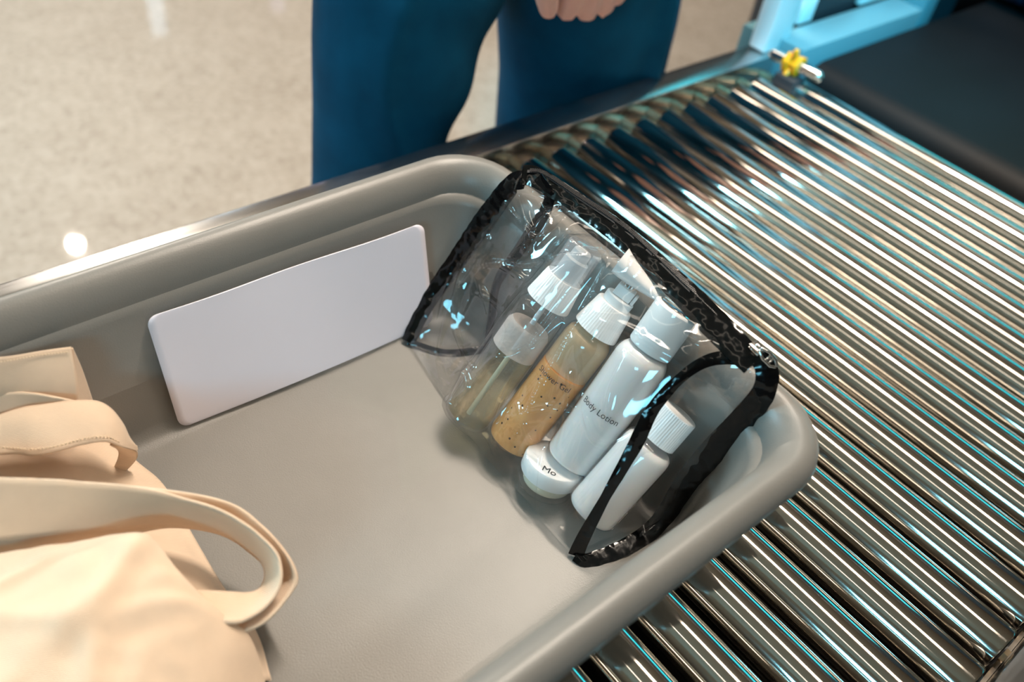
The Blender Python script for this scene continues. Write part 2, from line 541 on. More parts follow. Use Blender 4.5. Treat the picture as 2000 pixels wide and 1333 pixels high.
# ------------------------------------------------------------------ belt conveyor and scanner
bx = tag(empty('belt_conveyor', (1.9, .33, FLOOR)), 'black rubber belt conveyor with a teal-lit side panel leading into the scanner', 'conveyor')
def lb(mb, name, m, root, **k):
    o = root.location
    mb.v = [(x-o.x, y-o.y, z-o.z) for x, y, z in mb.v]
    return mb.build(name, m, root, **k)
prof = []
bxL, rb = 1.262, .045
for i in range(13):
    a = PI/2+PI*i/12
    prof.append((bxL+rb*math.cos(a)+.0, -.004-rb+rb*math.sin(a)))
prof += [(3.2, -.004-2*rb), (3.2, -.004)]
rings = [[(x, y, z) for x, z in prof] for y in (-.05, .632)]
lb(MB().loft(rings), 'belt', MT['belt'], bx, smooth=40)
lb(MB().box((1.20, .640, -.16), (1.555, .700, .022)), 'side_panel', MT['panel'], bx, bevel=.004)
lb(MB().box((1.20, -.11, -.16), (3.2, -.055, .020)), 'side_panel', MT['panel'], bx, bevel=.004)
lb(MB().box((1.205, -.05, -.2), (3.2, .638, -.11)), 'frame', MT['dark'], bx, bevel=.004)
for x in (1.4, 2.9):
    for y in (-.085, .67):
        lb(MB().box((x-.025, y-.02, FLOOR), (x+.025, y+.02, -.2)), 'leg', MT['dark'], bx, bevel=.002)

sc = tag(empty('baggage_scanner', (2.2, .33, FLOOR)), 'large dark baggage scanner with a navy curtain beyond the black belt', 'scanner')
lb(MB().box((1.72, .72, FLOOR), (3.1, 1.08, .95)), 'housing', MT['dark'], sc, bevel=.01)
lb(MB().box((1.72, -.42, FLOOR), (3.1, -.13, .95)), 'housing', MT['dark'], sc, bevel=.01)
lb(MB().box((1.72, -.13, .24), (3.1, .72, .95)), 'hood', MT['dark'], sc, bevel=.01)
for i in range(9):
    y = -.05+i*.078
    cs = MB()
    vs, fs = sheet([Vector((1.80, y+.001, .245)), Vector((1.80, y+.076, .245))], [Vector((1.80+.006*(i % 2), y+.001, .012)), Vector((1.80+.006*((i+1) % 2), y+.076, .012))], 6, 10,
                   lambda u, v, p: p+Vector((.004*math.sin(u*PI*2+i)*v, 0, 0)))
    cs.add(vs, fs)
    o = lb(cs, 'curtain_strip', MT['curtain'], sc, smooth=180)
    x = o.modifiers.new('t', 'SOLIDIFY'); x.thickness = .003

# pale post and guard panels at the conveyor corner
lb(MB().box((1.165, .684, .0035), (1.225, .716, 1.0)), 'upright', MT['post'], bx, bevel=.004)
lb(MB().box((1.187, .722, FLOOR), (1.25, .75, .02)), 'foot', MT['panel'], bx, bevel=.003)
lb(MB().box((1.26, .712, FLOOR), (1.66, .735, .5)), 'board', MT['dark'], bx, bevel=.003)
lb(MB().box((1.44, .700, .024), (1.545, .7115, .5)), 'pale_inset', MT['white_panel'], bx, bevel=.003)
lb(MB().box((1.555, .640, -.16), (1.60, .7115, .5)), 'corner_upright', MT['panel'], bx, bevel=.004)
lb(MB().box((1.262, .700, .024), (1.30, .7115, .07)), 'small_plate', MT['white_panel'], bx, bevel=.002)

# ------------------------------------------------------------------ grey tray
TX0, TX1, TY0, TY1 = -.205, .464, .104, .532
tray = tag(empty('security_tray', ((TX0+TX1)/2, (TY0+TY1)/2, .0005)), 'large grey plastic security tray with a rounded rim lying on the rollers', 'tray')
def rrect(d, z, rc, n=8, bow=0.0):
    x0, x1, y0, y1 = TX0+d, TX1-d, TY0+d, TY1-d
    pts = []
    r = max(rc, .004)
    for cx, cy, a0 in ((x1-r, y1-r, 0), (x0+r, y1-r, PI/2), (x0+r, y0+r, PI), (x1-r, y0+r, 1.5*PI)):
        for i in range(n+1):
            a = a0+PI/2*i/n
            pts.append((cx+r*math.cos(a), cy+r*math.sin(a), z))
    # extra points on the straights keep the long quads even
    out = []
    for i, p in enumerate(pts):
        out.append(p)
        q = pts[(i+1) % len(pts)]
        if (Vector(p)-Vector(q)).length > .1:
            for k in range(1, 8):
                out.append(tuple(Vector(p).lerp(Vector(q), k/8)))
    return out
TP = [(.060, .001, .030), (.056, .004, .032), (.034, .112, .046), (.031, .119, .047), (.026, .121, .048), (.006, .1215, .055), (.002, .1235, .056), (.000, .128, .056),
      (.0012, .135, .056), (.005, .1415, .054), *[(.0115+.0195*math.sin(t), .1150+.0305*math.cos(t), .050-.012*math.sin(t)) for t in [math.radians(q) for q in (0, 14, 28, 42, 54, 64, 71, 76)]],
      (.0318, .1140, .038), (.0333, .1055, .037), (.0351, .0965, .037), (.0372, .0870, .036), (.0396, .0770, .035), (.0424, .0660, .034), (.0470, .0500, .033), (.052, .032, .031), (.0560, .016, .030), (.0585, .009, .029), (.064, .0052, .027), (.072, .004, .022)]
mb = MB().loft([rrect(d, z, rc) for d, z, rc in TP])
lb(mb, 'shell', MT['tray'], tray, smooth=50)
# white label card leaning on the far wall
def card():
    a, b = .2445, .1035
    n = 6; out = []; r = .008
    for cx, cy, a0 in ((a-r, b-r, 0), (r, b-r, PI/2), (r, r, PI), (a-r, r, 1.5*PI)):
        for i in range(n+1):
            t = a0+PI/2*i/n; out.append((cx+r*math.cos(t), cy+r*math.sin(t)))
    # fine grid via slices so that the card can bow
    P0, P1 = Vector((.131, .4690, .0085)), Vector((.370, .4635, .0065))
    xa = (P1-P0).normalized(); up = Vector((0, .25, 1)).normalized(); nn = xa.cross(up).normalized()
    mbq = MB(); nu, nv = 40, 34
    def hx(v):   # left / right ends with rounded corners
        e = 0
        if v*b < r: e = r-math.sqrt(max(0, r*r-(r-v*b)**2))
        if (1-v)*b < r: e = r-math.sqrt(max(0, r*r-(r-(1-v)*b)**2))
        return e
    vs = []
    for j in range(nv+1):
        v = j/nv; v = .5-.5*math.cos(PI*v)
        e = hx(v)
        for i in range(nu+1):
            u = i/nu; x = e+(a-2*e)*u
            bow = .0035*math.sin(PI*u)*(1-v)+.0012*math.sin(3*PI*u)*v
            vs.append(P0+xa*x+up*(v*b)+nn*bow)
    fs = [(j*(nu+1)+i, j*(nu+1)+i+1, (j+1)*(nu+1)+i+1, (j+1)*(nu+1)+i) for j in range(nv) for i in range(nu)]
    mbq.add(vs, fs)
    o = lb(mbq, 'label_card', MT['card'], tray, smooth=180)
    x = o.modifiers.new('t', 'SOLIDIFY'); x.thickness = .0014
    tag(o, 'blank white rounded card on the far inner wall')
card()

# ------------------------------------------------------------------ bottles
SOLIDS = []
def frame(B, T, rad=None):
    B, T = Vector(B), Vector(T)
    if rad: SOLIDS.append((B, (T-B).normalized(), (T-B).length, rad))
    zax = (T-B).normalized()
    # local -y faces the camera
    toc = (Vector(CAM)-(B+T)/2); y = -(toc-zax*toc.dot(zax)).normalized(); x = y.cross(zax)
    m = Matrix((( x.x, y.x, zax.x, B.x), (x.y, y.y, zax.y, B.y), (x.z, y.z, zax.z, B.z), (0, 0, 0, 1)))
    return m, (T-B).length
def solve_top(pb0, zb, pt, e):
    B = at(*pb0, zb); best = None
    for i in range(300):
        z = zb+.0008*i; T = at(*pt, z); a = (T-B).normalized(); v = (Vector(CAM)-(B+T)/2).normalized()
        ang = 90-math.degrees(math.acos(a.dot(v)))
        if best is None or abs(ang-e) < best[0]: best = (abs(ang-e), T)
    return B, best[1]
def root_at(name, m):
    o = empty(name); o.matrix_world = m; return o
def text_on(root, txt, z, ang, R, size, name='printed_text'):
    cu = bpy.data.curves.new('t', 'FONT'); cu.body = txt; cu.size = size; cu.align_x = 'LEFT'; cu.resolution_u = 3
    to = bpy.data.objects.new('t', cu); COL.objects.link(to)
    bpy.context.view_layer.update()
    me = bpy.data.meshes.new_from_object(to.evaluated_get(bpy.context.evaluated_depsgraph_get()))
    bpy.data.objects.remove(to)
    bm = bmesh.new(); bm.from_mesh(me)
    bmesh.ops.subdivide_edges(bm, edges=[e for e in bm.edges if e.calc_length() > size*.12], cuts=2)
    for v in bm.verts:
        a = ang+v.co.x/R; y = v.co.y
        v.co = Vector((R*math.sin(a), -R*math.cos(a), z+y))
    bm.to_mesh(me); bm.free()
    me.materials.clear(); me.materials.append(MT['ink']); me.name = name
    o = bpy.data.objects.new(name, me); COL.objects.link(o); o.parent = root
    return o
def shoulder(R, h, rn, neck=.006, rb=.005, n=7):
    p = [(.001, .0005), (R-rb, 0)]
    for i in range(1, 5):
        a = PI/2*i/4; p.append((R-rb+rb*math.sin(a), rb-rb*math.cos(a)))
    hs = R*.62
    for i in range(n+1):
        a = PI/2*i/n; p.append((rn+(R-rn)*math.cos(a), h-hs+hs*math.sin(a)))
    p.append((rn, h+neck))
    return p
def filling(R, h, rn, top, rb=.005):
    """inside of a shoulder() bottle filled to height top"""
    q = [(max(.001, r-.0011), max(z, .0012)) for r, z in shoulder(R, h, rn, rb=rb) if z < top]
    return q+[(max(.001, q[-1][0]-.002), top), (.001, top-.001)]
def ribbed_cap(r0, r1, h, base, n=96, top=True, e=.0012):
    p = [(r0*.5, base), (r0, base), (r0, base+.0012), (r1, base+h-e), (r1-e*.5, base+h-e*.3), (r1-e*1.4, base+h)]
    p.append((.0005, base+h))
    return MB().lathe(p, n, rib=(base+.0008, base+h-e*.8))

# --- clear mist-top bottle with pale liquid (left of the row)
B, T = solve_top((908, 818), .0195, (1146, 482), 20)
m, L = frame(B, T, [(0, .0205), (.55, .0205), (.68, .0195), (.84, .0165), (1.0, .015)])
r1 = tag(root_at('travel_bottle', m), 'clear bottle of pale liquid with foam and a clear overcap, leftmost in the pouch', 'bottle')
R = .0205
h1 = L*.695
MB().lathe(shoulder(R, h1, .0105), 48).build('shell', MT['shell'], r1, 40)
lv = h1*.60
MB().lathe([(.001, .002), (R-.006, .002), (R-.0025, .004), (R-.0015, .008), (R-.0015, lv), (.001, lv)], 40).build('liquid', MT['oil'], r1, 40)
fm = MB().lathe([(.001, lv+.0005), (R-.0016, lv+.0005), (R-.0016, lv+.022), (R-.004, lv+.026), (R-.010, lv+.0245), (.001, lv+.0285)], 40)
fm.build('foam', MT['foam'], r1, 40)
MB().lathe([(.0022, .006), (.0022, h1+.004)], 12).build('dip_tube', MT['tube'], r1, 40)
ribbed_cap(.0190, .0158, L*.135, h1+.001).build('collar', MT['white'], r1, 25)
MB().lathe([(.0005, h1+.001+L*.135), (.0105, h1+.001+L*.135), (.0102, L-.013), (.0078, L-.0115), (.0074, L-.005), (.006, L-.0035), (.0005, L-.0033)], 32).build('nozzle', MT['white'], r1, 30)
tp = L
MB().lathe([(.0150, h1+.0012+L*.135), (.0146, tp-.0015), (.0135, tp), (.0005, tp)], 40, caps=False).build('overcap', MT['overcap'], r1, 35)

# --- amber shower gel bottle with a pump
B, T = solve_top((993, 866), .0195, (1172, 634), 20)
m, L = frame(B, T, [(0, .0206), (.85, .0206), (1, .019), (1.24, .0165), (1.36, .013), (1.5, .012)])
r2 = tag(root_at('pump_bottle', m), 'speckled amber gel bottle with a white pump head, second from left', 'bottle')
R = .0206
h2 = L-.006
MB().lathe(shoulder(R, h2, .0105), 48).build('shell', MT['shell'], r2, 40)
lv = h2*.66
MB().lathe([(.001, .001), (R-.0055, .001), (R-.002, .0025), (R-.0008, .006), (R-.0008, lv), (R-.003, lv+.001), (.001, lv+.001)], 48).build('gel', MT['gel'], r2, 40)
MB().lathe([(R-.0011, lv+.0015), (R-.0011, h2-R*.62), (R*.90, h2-R*.36), (R*.72, h2-R*.12), (R*.6, h2-R*.04)], 40, caps=False).build('gel_residue', MT['gel_film'], r2, 60)
text_on(r2, 'Shower Gel', h2*.60, -.86, R+.0012, .0068)
ribbed_cap(.0186, .0150, .0255, h2+.0005).build('collar', MT['white'], r2, 25)
b0 = h2+.0262
MB().lathe([(.0005, b0), (.0118, b0), (.0120, b0+.0060), (.0112, b0+.0070), (.0005, b0+.0072)], 40).build('pump_ring', MT['white'], r2, 30)
pw = MB().box((-.0075, -.0075, b0+.0072), (.0075, .0075, b0+.0160))
pw.box((.0080, -.0060, b0+.0072), (.0108, .0060, b0+.0150))
pw.build('pump_lock', MT['white'], r2, 30, bevel=.0008)
MB().lathe([(.0045, b0+.0160), (.0045, b0+.0225)], 20).build('pump_stem', MT['chrome'], r2, 30)
# head: a saddle that runs out into a long beak pointing right
rings = []
for i in range(13):
    s = i/12
    x = -.0175+s*.060
    hw = .0110*(1-s)**.8+.0036
    up = b0+.0345-.0080*s+.0055*(1-s)**4-.0050*max(0, s-.75)*4*.5
    hh = .0170*(1-s)**1.4+.0048
    rings.append([Vector((x, hw*math.cos(a), up-hh*.5+hh*.5*math.sin(a)*(1.0 if math.sin(a) > 0 else 1.0))) for a in [2*PI*k/16 for k in range(16)]])
MB().loft(rings).build('pump_head', MT['white'], r2, 60)

# --- white body lotion bottle with a disc cap
B, T = solve_top((1113, 900), .033, (1324, 604), 18)
m, L = frame(B, T, [(0, .0222), (.6, .0222), (.75, .0185), (1, .0178)])
r3 = tag(root_at('lotion_bottle', m), 'large white Body Lotion bottle with a plain tall white cap, middle of the pouch', 'bottle')
R3 = .0222
h3 = L*.79-.006
MB().lathe(shoulder(R3, h3, .0125), 48).build('shell', MT['shell'], r3, 40)
MB().lathe(filling(R3, h3, .0125, h3*.985), 48).build('lotion', MT['lotion'], r3, 40)
text_on(r3, 'Body Lotion', h3*.475, -.93, R3+.0006, .0072)
cb = h3+.0005
MB().lathe([(.008, cb), (.0174, cb), (.0177, cb+.001), (.0177, L-.0015), (.0170, L-.0003), (.0160, L), (.0005, L)], 56).build('cap', MT['white'], r3, 30)
MB().lathe([(.0005, L+.0001), (.0146, L+.0001), (.0148, L+.0006), (.0134, L+.0012), (.0005, L+.0009)], 40).build('cap_disc', MT['chrome'], r3, 30).__setitem__('label', 'shiny metallic top disc')

# --- small white bottle by the right gusset
B, T = solve_top((1150, 1005), .0205, (1328, 806), 16)
m, L = frame(B, T, [(0, .0214), (.55, .0214), (.75, .0165), (1, .0155)])
r4 = tag(root_at('lotion_bottle', m), 'small white bottle with a ribbed white screw cap behind the right end of the pouch', 'bottle')
R4 = .0214
h4 = L*.745
MB().lathe(shoulder(R4, h4, .011, rb=.006), 48).build('shell', MT['shell'], r4, 40)
MB().lathe(filling(R4, h4, .011, h4*.93, .006), 48).build('lotion', MT['lotion'], r4, 40)
ribbed_cap(.0160, .0155, L-h4-.0005, h4+.0005).build('cap', MT['white'], r4, 25)

# --- little jar at the foot of the lotion bottle
jb = at(1062, 952, .006)
jt = jb+Vector((.30, .05, .95)).normalized()*.028
m, L = frame(jb, jt, [(0, .0236), (.5, .025), (1.05, .0245)])
r5 = tag(root_at('cream_jar', m), 'small clear jar of cream with a wide white lid, lying under the lotion bottle', 'jar')
MB().lathe([(.001, 0), (.0190, 0), (.0222, .002), (.0236, .006), (.0236, .0125), (.0212, .015), (.0212, .017)], 48).build('glass', MT['shell'], r5, 40)
MB().lathe([(.001, .004), (.0165, .004), (.0196, .006), (.0206, .009), (.0202, .0148), (.001, .0148)], 40).build('cream', MT['cream'], r5, 40)
MB().lathe([(.010, .0155), (.0246, .0155), (.0250, .0165), (.0250, .0270), (.0242, .0286), (.0225, .0292), (.0005, .0294)], 56).build('lid', MT['white'], r5, 30)
def flat_text(root, txt, x, y, z, size, rot):
    cu = bpy.data.curves.new('t', 'FONT'); cu.body = txt; cu.size = size; cu.resolution_u = 3
    to = bpy.data.objects.new('t', cu); COL.objects.link(to); bpy.context.view_layer.update()
    me = bpy.data.meshes.new_from_object(to.evaluated_get(bpy.context.evaluated_depsgraph_get()))
    bpy.data.objects.remove(to)
    me.materials.clear(); me.materials.append(MT['ink']); me.name = 'printed_text'
    o = bpy.data.objects.new('printed_text', me); COL.objects.link(o); o.parent = root
    o.location = (x, y, z); o.rotation_euler = (0, 0, rot)
_mi = m.inverted()
_o, _d = _mi @ Vector(CAM), _mi.to_3x3() @ Vector(ray(1057, 917))
_h = _o+_d*((.0297-_o.z)/_d.z)
flat_text(r5, 'Mo', _h.x, _h.y, .0297, .0092, -.05)

# ------------------------------------------------------------------ clear pouch
pouch = tag(empty('toiletry_pouch', (.37, .31, .003)), 'clear vinyl toiletry pouch with shiny black binding leaning in the tray', 'pouch')
zz = lambda px, py, z: at(px, py, z)
fold = [zz(800, 690, .0062), zz(858, 775, .0062), zz(940, 892, .0062), zz(1055, 1012, .0062), zz(1122, 1083, .0062)]
ztop = [zz(1022, 352, .166), zz(1130, 412, .169), zz(1230, 488, .171), zz(1340, 590, .170), zz(1420, 672, .167), zz(1478, 702, .164)]
lfront = [zz(797, 668, .008), zz(830, 600, .032), zz(890, 512, .070), zz(990, 372, .145), zz(1022, 350, .166)]
rfront = [zz(1124, 1085, .0065), zz(1145, 1040, .030), zz(1188, 962, .066), zz(1240, 870, .100), zz(1275, 800, .122), zz(1330, 738, .145), zz(1392, 702, .158), zz(1480, 700, .164)]
lback = [onwall(950, 683, .009), onwall(960, 620), onwall(972, 550), onwall(1020, 480), onwall(1072, 395), onwall(1060, 350, .0)+Vector((-.006, 0, .004))]
rback = [onwall(1287, 1022, .018), onwall(1350, 930, .011), onwall(1450, 820), onwall(1492, 765), onwall(1497, 722)]
lbot = [lfront[0], zz(870, 690, .0066), onwall(950, 683, .009)]
rbot = [rfront[0], zz(1150, 1095, .0062), zz(1222, 1068, .0085), onwall(1287, 1022, .018)]

def sm(a, b, x):
    t = max(0, min(1, (x-a)/(b-a))); return t*t*(3-2*t)
FN = Vector((-.80, 0, .60))
def coons(c0, c1, d0, d1, nu, nv, fn):
    """c0,c1: u-curves at v=0,1; d0,d1: v-curves at u=0,1"""
    a, b, l, r = crom(c0, nu), crom(c1, nu), crom(d0, nv), crom(d1, nv)
    vs = []
    for j in range(nv):
        v = j/(nv-1)
        for i in range(nu):
            u = i/(nu-1)
            p = a[i].lerp(b[i], v)+l[j].lerp(r[j], u)-(a[0].lerp(b[0], v)*(1-u)+a[-1].lerp(b[-1], v)*u)
            vs.append(fn(u, v, p))
    fs = [(j*nu+i, j*nu+i+1, (j+1)*nu+i+1, (j+1)*nu+i) for j in range(nv-1) for i in range(nu-1)]
    return vs, fs
# ridges of the draped film: start (u, v), end (u, v), width, height
FOLDS = [((.05, .50), (.42, .62), .018, .0042), ((.42, .62), (.52, .86), .016, .0040), ((.06, .86), (.28, .70), .016, .0045),
         ((.28, .70), (.22, .95), .014, .004), ((.10, .30), (.06, .62), .014, .0032), ((.16, .12), (.10, .55), .014, .0038),
         ((.26, .10), (.34, .30), .02, .003), ((.43, .02), (.47, .70), .012, .0035), ((.60, .05), (.60, .62), .012, .003),
         ((.62, .22), (.80, .42), .016, .0045), ((.72, .50), (.80, .28), .014, .003), ((.50, .60), (.56, .98), .012, .003),
         ((.16, .40), (.34, .46), .014, .003), ((.70, .72), (.95, .80), .02, .003)]
def fold_h(u, v, F):
    h = 0
    for (a0, a1), (b0, b1), wd, ht in F:
        dx, dy = b0-a0, b1-a1; L2 = dx*dx+dy*dy
        t = max(0, min(1, ((u-a0)*dx+(v-a1)*dy)/L2))
        bend = .02*math.sin(PI*t)
        px_, py_ = a0+dx*t-dy*bend*3, a1+dy*t+dx*bend*3
        d2 = ((u-px_)**2+(v-py_)**2)/(wd*wd)
        h += ht*math.exp(-d2)*(.35+.65*math.sin(PI*min(1, max(0, .1+.8*t))))
    return h
def front_fn(u, v, p):
    e = sm(0, .06, u)*sm(1, .94, u)*sm(0, .06, v)*sm(1, .95, v)
    b = .006*sm(0, .20, v)*sm(1.0, .52, v)*sm(.10, .36, u)*sm(1.0, .86, u)
    b += .009*sm(0, .3, u)*sm(1, .7, u)*sm(.3, .6, v)*sm(1, .8, v)
    w_ = .0036*nz((u*4.2+v*.6, v*1.5, 0), 2.2, 3)+.0013*nz((u*9+v*1.5, v*2.4, 0), 2.0, 8)
    return p+FN*(b+e*(w_+fold_h(u, v, FOLDS)))
def pouch_sheet(name, vs, fs, m, thick=0):
    mb = MB().add([v-pouch.location for v in vs], fs)
    return mb.build(name, m, pouch, 180)
vs, fs = coons(fold, ztop, lfront, rfront, 260, 220, front_fn)
def drape(vs, nu, nv, clear=.0022):
    """push the film out along FN until it clears the bottles, then even the push out"""
    X = np.array([tuple(v) for v in vs]); f = np.array(FN.normalized()); push = np.zeros(len(X))
    for it in range(26):
        Y = X+push[:, None]*f
        bad = np.zeros(len(X), bool)
        for B, d, L, prof in SOLIDS:
            B_, d_ = np.array(B), np.array(d)
            t = (Y-B_)@d_
            r = np.linalg.norm(Y-B_-t[:, None]*d_, axis=1)
            R_ = np.interp(t/L, [p[0] for p in prof], [p[1] for p in prof])
            bad |= (t > -.002) & (t < L*prof[-1][0]+.002) & (r < R_+clear)
            # also lift off where the film would pass behind the bottle
            bad |= (t > 0) & (t < L) & (r < .06) & (((B_+t[:, None]*d_-Y)@f) > 0) & (np.abs((Y-B_)[:, 1]-t*d_[1]) < R_*.9)
        if not bad.any(): break
        push[bad] += .0022
    P2 = push.reshape(nv, nu); hard = P2.copy()
    for it in range(150):
        q = P2.copy()
        q[1:-1, 1:-1] = (P2[:-2, 1:-1]+P2[2:, 1:-1]+P2[1:-1, :-2]+P2[1:-1, 2:])/4
        P2 = np.maximum(q, hard)
        P2[0, :] = hard[0, :]*0; P2[-1, :] = 0; P2[:, 0] = 0; P2[:, -1] = 0
    for it in range(3):
        q = P2.copy(); q[1:-1, 1:-1] = (P2[:-2, 1:-1]+P2[2:, 1:-1]+P2[1:-1, :-2]+P2[1:-1, 2:])/4; P2 = q
    return [Vector(p) for p in X+P2.reshape(-1)[:, None]*f]
vs = drape(vs, 260, 220)
# creases of the stretched film, each a chain of points on the front panel
CREASES = [([(885, 512), (925, 520), (985, 512), (1035, 517), (1085, 500), (1120, 500), (1168, 512)], 5, .0030),
           ([(985, 398), (1015, 432), (1040, 462), (1062, 460), (1074, 432), (1058, 396)], 4.5, .0026),
           ([(1016, 380), (1024, 420), (1042, 450)], 4, .0018), ([(980, 372), (1030, 378), (1080, 395)], 5, .0015),
           ([(905, 520), (893, 560), (890, 610), (893, 655), (912, 700), (925, 718)], 4.5, .0026),
           ([(900, 522), (872, 575), (858, 625)], 5, .0020), ([(925, 530), (945, 575), (955, 612)], 6, .0022),
           ([(862, 700), (880, 735), (905, 728), (912, 760), (880, 785)], 5, .0020),
           ([(935, 728), (965, 702), (1000, 697), (1035, 680)], 5, .0024),
           ([(955, 770), (1000, 720), (1060, 640), (1120, 560)], 4, .0016), ([(1000, 860), (1045, 770), (1090, 690), (1150, 600)], 4.5, .0018),
           ([(1062, 880), (1056, 930), (1050, 1000), (1072, 985)], 4, .0024), ([(1010, 790), (1030, 850), (1050, 885)], 5, .0014),
           ([(1138, 775), (1145, 820), (1165, 862), (1200, 868), (1240, 850)], 5, .0024),
           ([(1195, 455), (1190, 500), (1172, 545), (1135, 610)], 4, .0020), ([(1165, 440), (1180, 500)], 4, .0016),
           ([(1225, 690), (1195, 760), (1180, 830)], 6, .0018), ([(1270, 600), (1235, 690)], 5, .0012),
           ([(1340, 655), (1370, 668), (1400, 660)], 5, .0020), ([(1050, 480), (1095, 440), (1120, 410)], 6, .0016),
           ([(1000, 500), (1040, 470)], 7, .0020), ([(830, 690), (850, 740), (895, 830)], 6, .0014)]
XY = np.array([[1000+FPX*((np.array(v)-CAM)@_r2)/((np.array(v)-CAM)@_fw), 666.5-FPX*((np.array(v)-CAM)@_u2)/((np.array(v)-CAM)@_fw)] for v in vs])
hgt = np.zeros(len(XY))
for pts, wd, ht in CREASES:
    c = crom([Vector((x, y, 0)) for x, y in pts], 40)
    q = np.array([(p.x, p.y) for p in c])
    d2 = ((XY[:, None, :]-q[None])**2).sum(2)
    k = d2.argmin(1); tt = k/39
    hgt = np.maximum(hgt, 1.3*ht*np.exp(-d2.min(1)/(wd*wd))*(.35+.65*np.sin(PI*np.clip(tt, .08, .92))))
nu_ = 260
edge = np.array([min(1, min(i % nu_, nu_-1-i % nu_)/8)*min(1, min(i//nu_, 219-i//nu_)/8) for i in range(len(XY))])
vs = [v+FN.normalized()*(h*e) for v, h, e in zip(vs, hgt, edge)]
pouch_sheet('front_panel', vs, fs, MT['vinyl'])
bfold = [lback[0], lback[0].lerp(rback[0], .5)+Vector((.001, 0, -.0005)), rback[0]]
zback = [lback[-1], zz(1130, 385, .172), zz(1230, 455, .175), zz(1350, 562, .174), zz(1450, 650, .170), rback[-1]]
def back_fn(u, v, p):
    e = sm(0, .08, u)*sm(1, .92, u)*sm(0, .08, v)*sm(1, .9, v)
    return p+Vector((-.9, 0, .1))*(e*.0025*(nz((u*3, v*4, 0), 2, 11)))
vs, fs = coons(bfold, zback, lback, rback, 50, 40, back_fn)
pouch_sheet('back_panel', vs, fs, MT['vinyl_flat'])
vs, fs = coons(fold, bfold, lbot, rbot, 40, 14, lambda u, v, p: Vector((p.x, p.y, max(p.z, .0056))))
pouch_sheet('bottom_panel', vs, fs, MT['vinyl_flat'])
# gussets: between the front edge and the back edge at each end
def gus(fr, bk, sgn, seed):
    def fn(u, v, p):
        e = sm(0, .15, u)*sm(1, .85, u)*sm(0, .1, v)*sm(1, .8, v)
        return p+Vector((0, sgn, .15))*(e*(.005+.0012*nz((u*3, v*4, 0), 1.6, seed)))
    vs, fs = sheet(fr, bk, 40, 24, lambda u, v, p: fn(v, u, p))
    return vs, fs
vs, fs = gus(lfront, lback, -1, 4); pouch_sheet('gusset', vs, fs, MT['vinyl_flat'])
vs, fs = gus(rfront, rback, 1, 6); pouch_sheet('gusset', vs, fs, MT['vinyl_flat'])
# black bindings
BV = MT['black_vinyl']
ribbon('binding', lfront, [.0135, .0180, .0195, .0205, .0170], [Vector((-.6, -.25, .75))]*2, .0030, BV, pouch, 100, .0014, 7, 1)
ribbon('binding', lbot, [.006, .007, .007], (-.35, -.7, .7), .0016, BV, pouch, 30, .0006, 5, 2)
ribbon('binding', lback, [.007, .0085, .0095, .011, .012, .010], (-1, -.1, .25), .0016, BV, pouch, 60, .0006, 5, 3)
ribbon('binding', rfront, [.0115, .0105, .0075, .0085, .0110, .0105, .0085, .0078, .0095, .0115], [Vector((-.6, -.55, .6)), Vector((-.5, -.5, .7)), Vector((-.2, -.6, .8))], .0022, BV, pouch, 80, .0008, 5, 4)
ribbon('binding', rbot+rback[1:]+[zz(1482, 694, .170)], [.010, .0125, .0135, .0155, .0185, .0200, .0200, .0180, .0165, .0150], [Vector((-.3, -.4, .85)), Vector((-.5, -.45, .72)), Vector((-.6, -.4, .68))], .0034, BV, pouch, 120, .0016, 7, 5)
# zip band, zip tape with teeth, slider
zline = [a+Vector((.001, 0, .0)) for a in [zz(1018, 343, .167), zz(1045, 348, .169), zz(1130, 401, .1715), zz(1230, 476, .1735), zz(1340, 580, .1725), zz(1420, 662, .169), zz(1472, 712, .165)]]
ribbon('zip_band', zline, [.0185, .0175, .0165, .0170, .0180, .0215, .0200], (-.55, -.2, .80), .0032, BV, pouch, 130, .0010, 7, 6)
zt = [a for a in [zz(1030, 335, .171), zz(1062, 340, .173), zz(1130, 384, .175), zz(1230, 452, .177), zz(1345, 560, .176), zz(1430, 642, .172), zz(1478, 690, .168)]]
zo = ribbon('zipper_tape', zt, [.004, .0062, .0068, .007, .007, .0065, .005], (-.15, .1, 1), .0014, MT['zip'], pouch, 80, .0002, 5, 7)
zp = crom(zt, 190); tm = MB()
for i in range(2, 188):
    t = (zp[i+1]-zp[i-1]).normalized(); s = t.cross(Vector((-.15, .1, 1))).normalized(); f = s.cross(t)
    c = zp[i]+f*.0011
    a, b, h = t*.00042, s*.0021, f*.0006
    tm.add([q-pouch.location for q in (c-a-b-h, c+a-b-h, c+a+b-h, c-a+b-h, c-a-b+h, c+a-b+h, c+a+b+h, c-a+b+h)],
           [(0, 3, 2, 1), (4, 5, 6, 7), (0, 1, 5, 4), (1, 2, 6, 5), (2, 3, 7, 6), (3, 0, 4, 7)])
to = tm.build('zipper_teeth', MT['teeth'], None, 0); to.parent = zo; to['kind'] = 'stuff'
s0 = zz(1477, 683, .172); sdir = (zz(1494, 702, .170)-zz(1462, 664, .172)).normalized()
su = Vector((-.1, .1, 1)).normalized(); ss = sdir.cross(su).normalized(); su = ss.cross(sdir)
def slab(c, a, b, h, taper=1.0):
    vs = []
    for k, q in ((-1, 1.0), (1, taper)):
        vs += [c+sdir*a*k-ss*b*q-su*h, c+sdir*a*k+ss*b*q-su*h, c+sdir*a*k+ss*b*q+su*h, c+sdir*a*k-ss*b*q+su*h]
    return [v-pouch.location for v in vs], [(0, 1, 2, 3), (7, 6, 5, 4), (0, 4, 5, 1), (1, 5, 6, 2), (2, 6, 7, 3), (3, 7, 4, 0)]
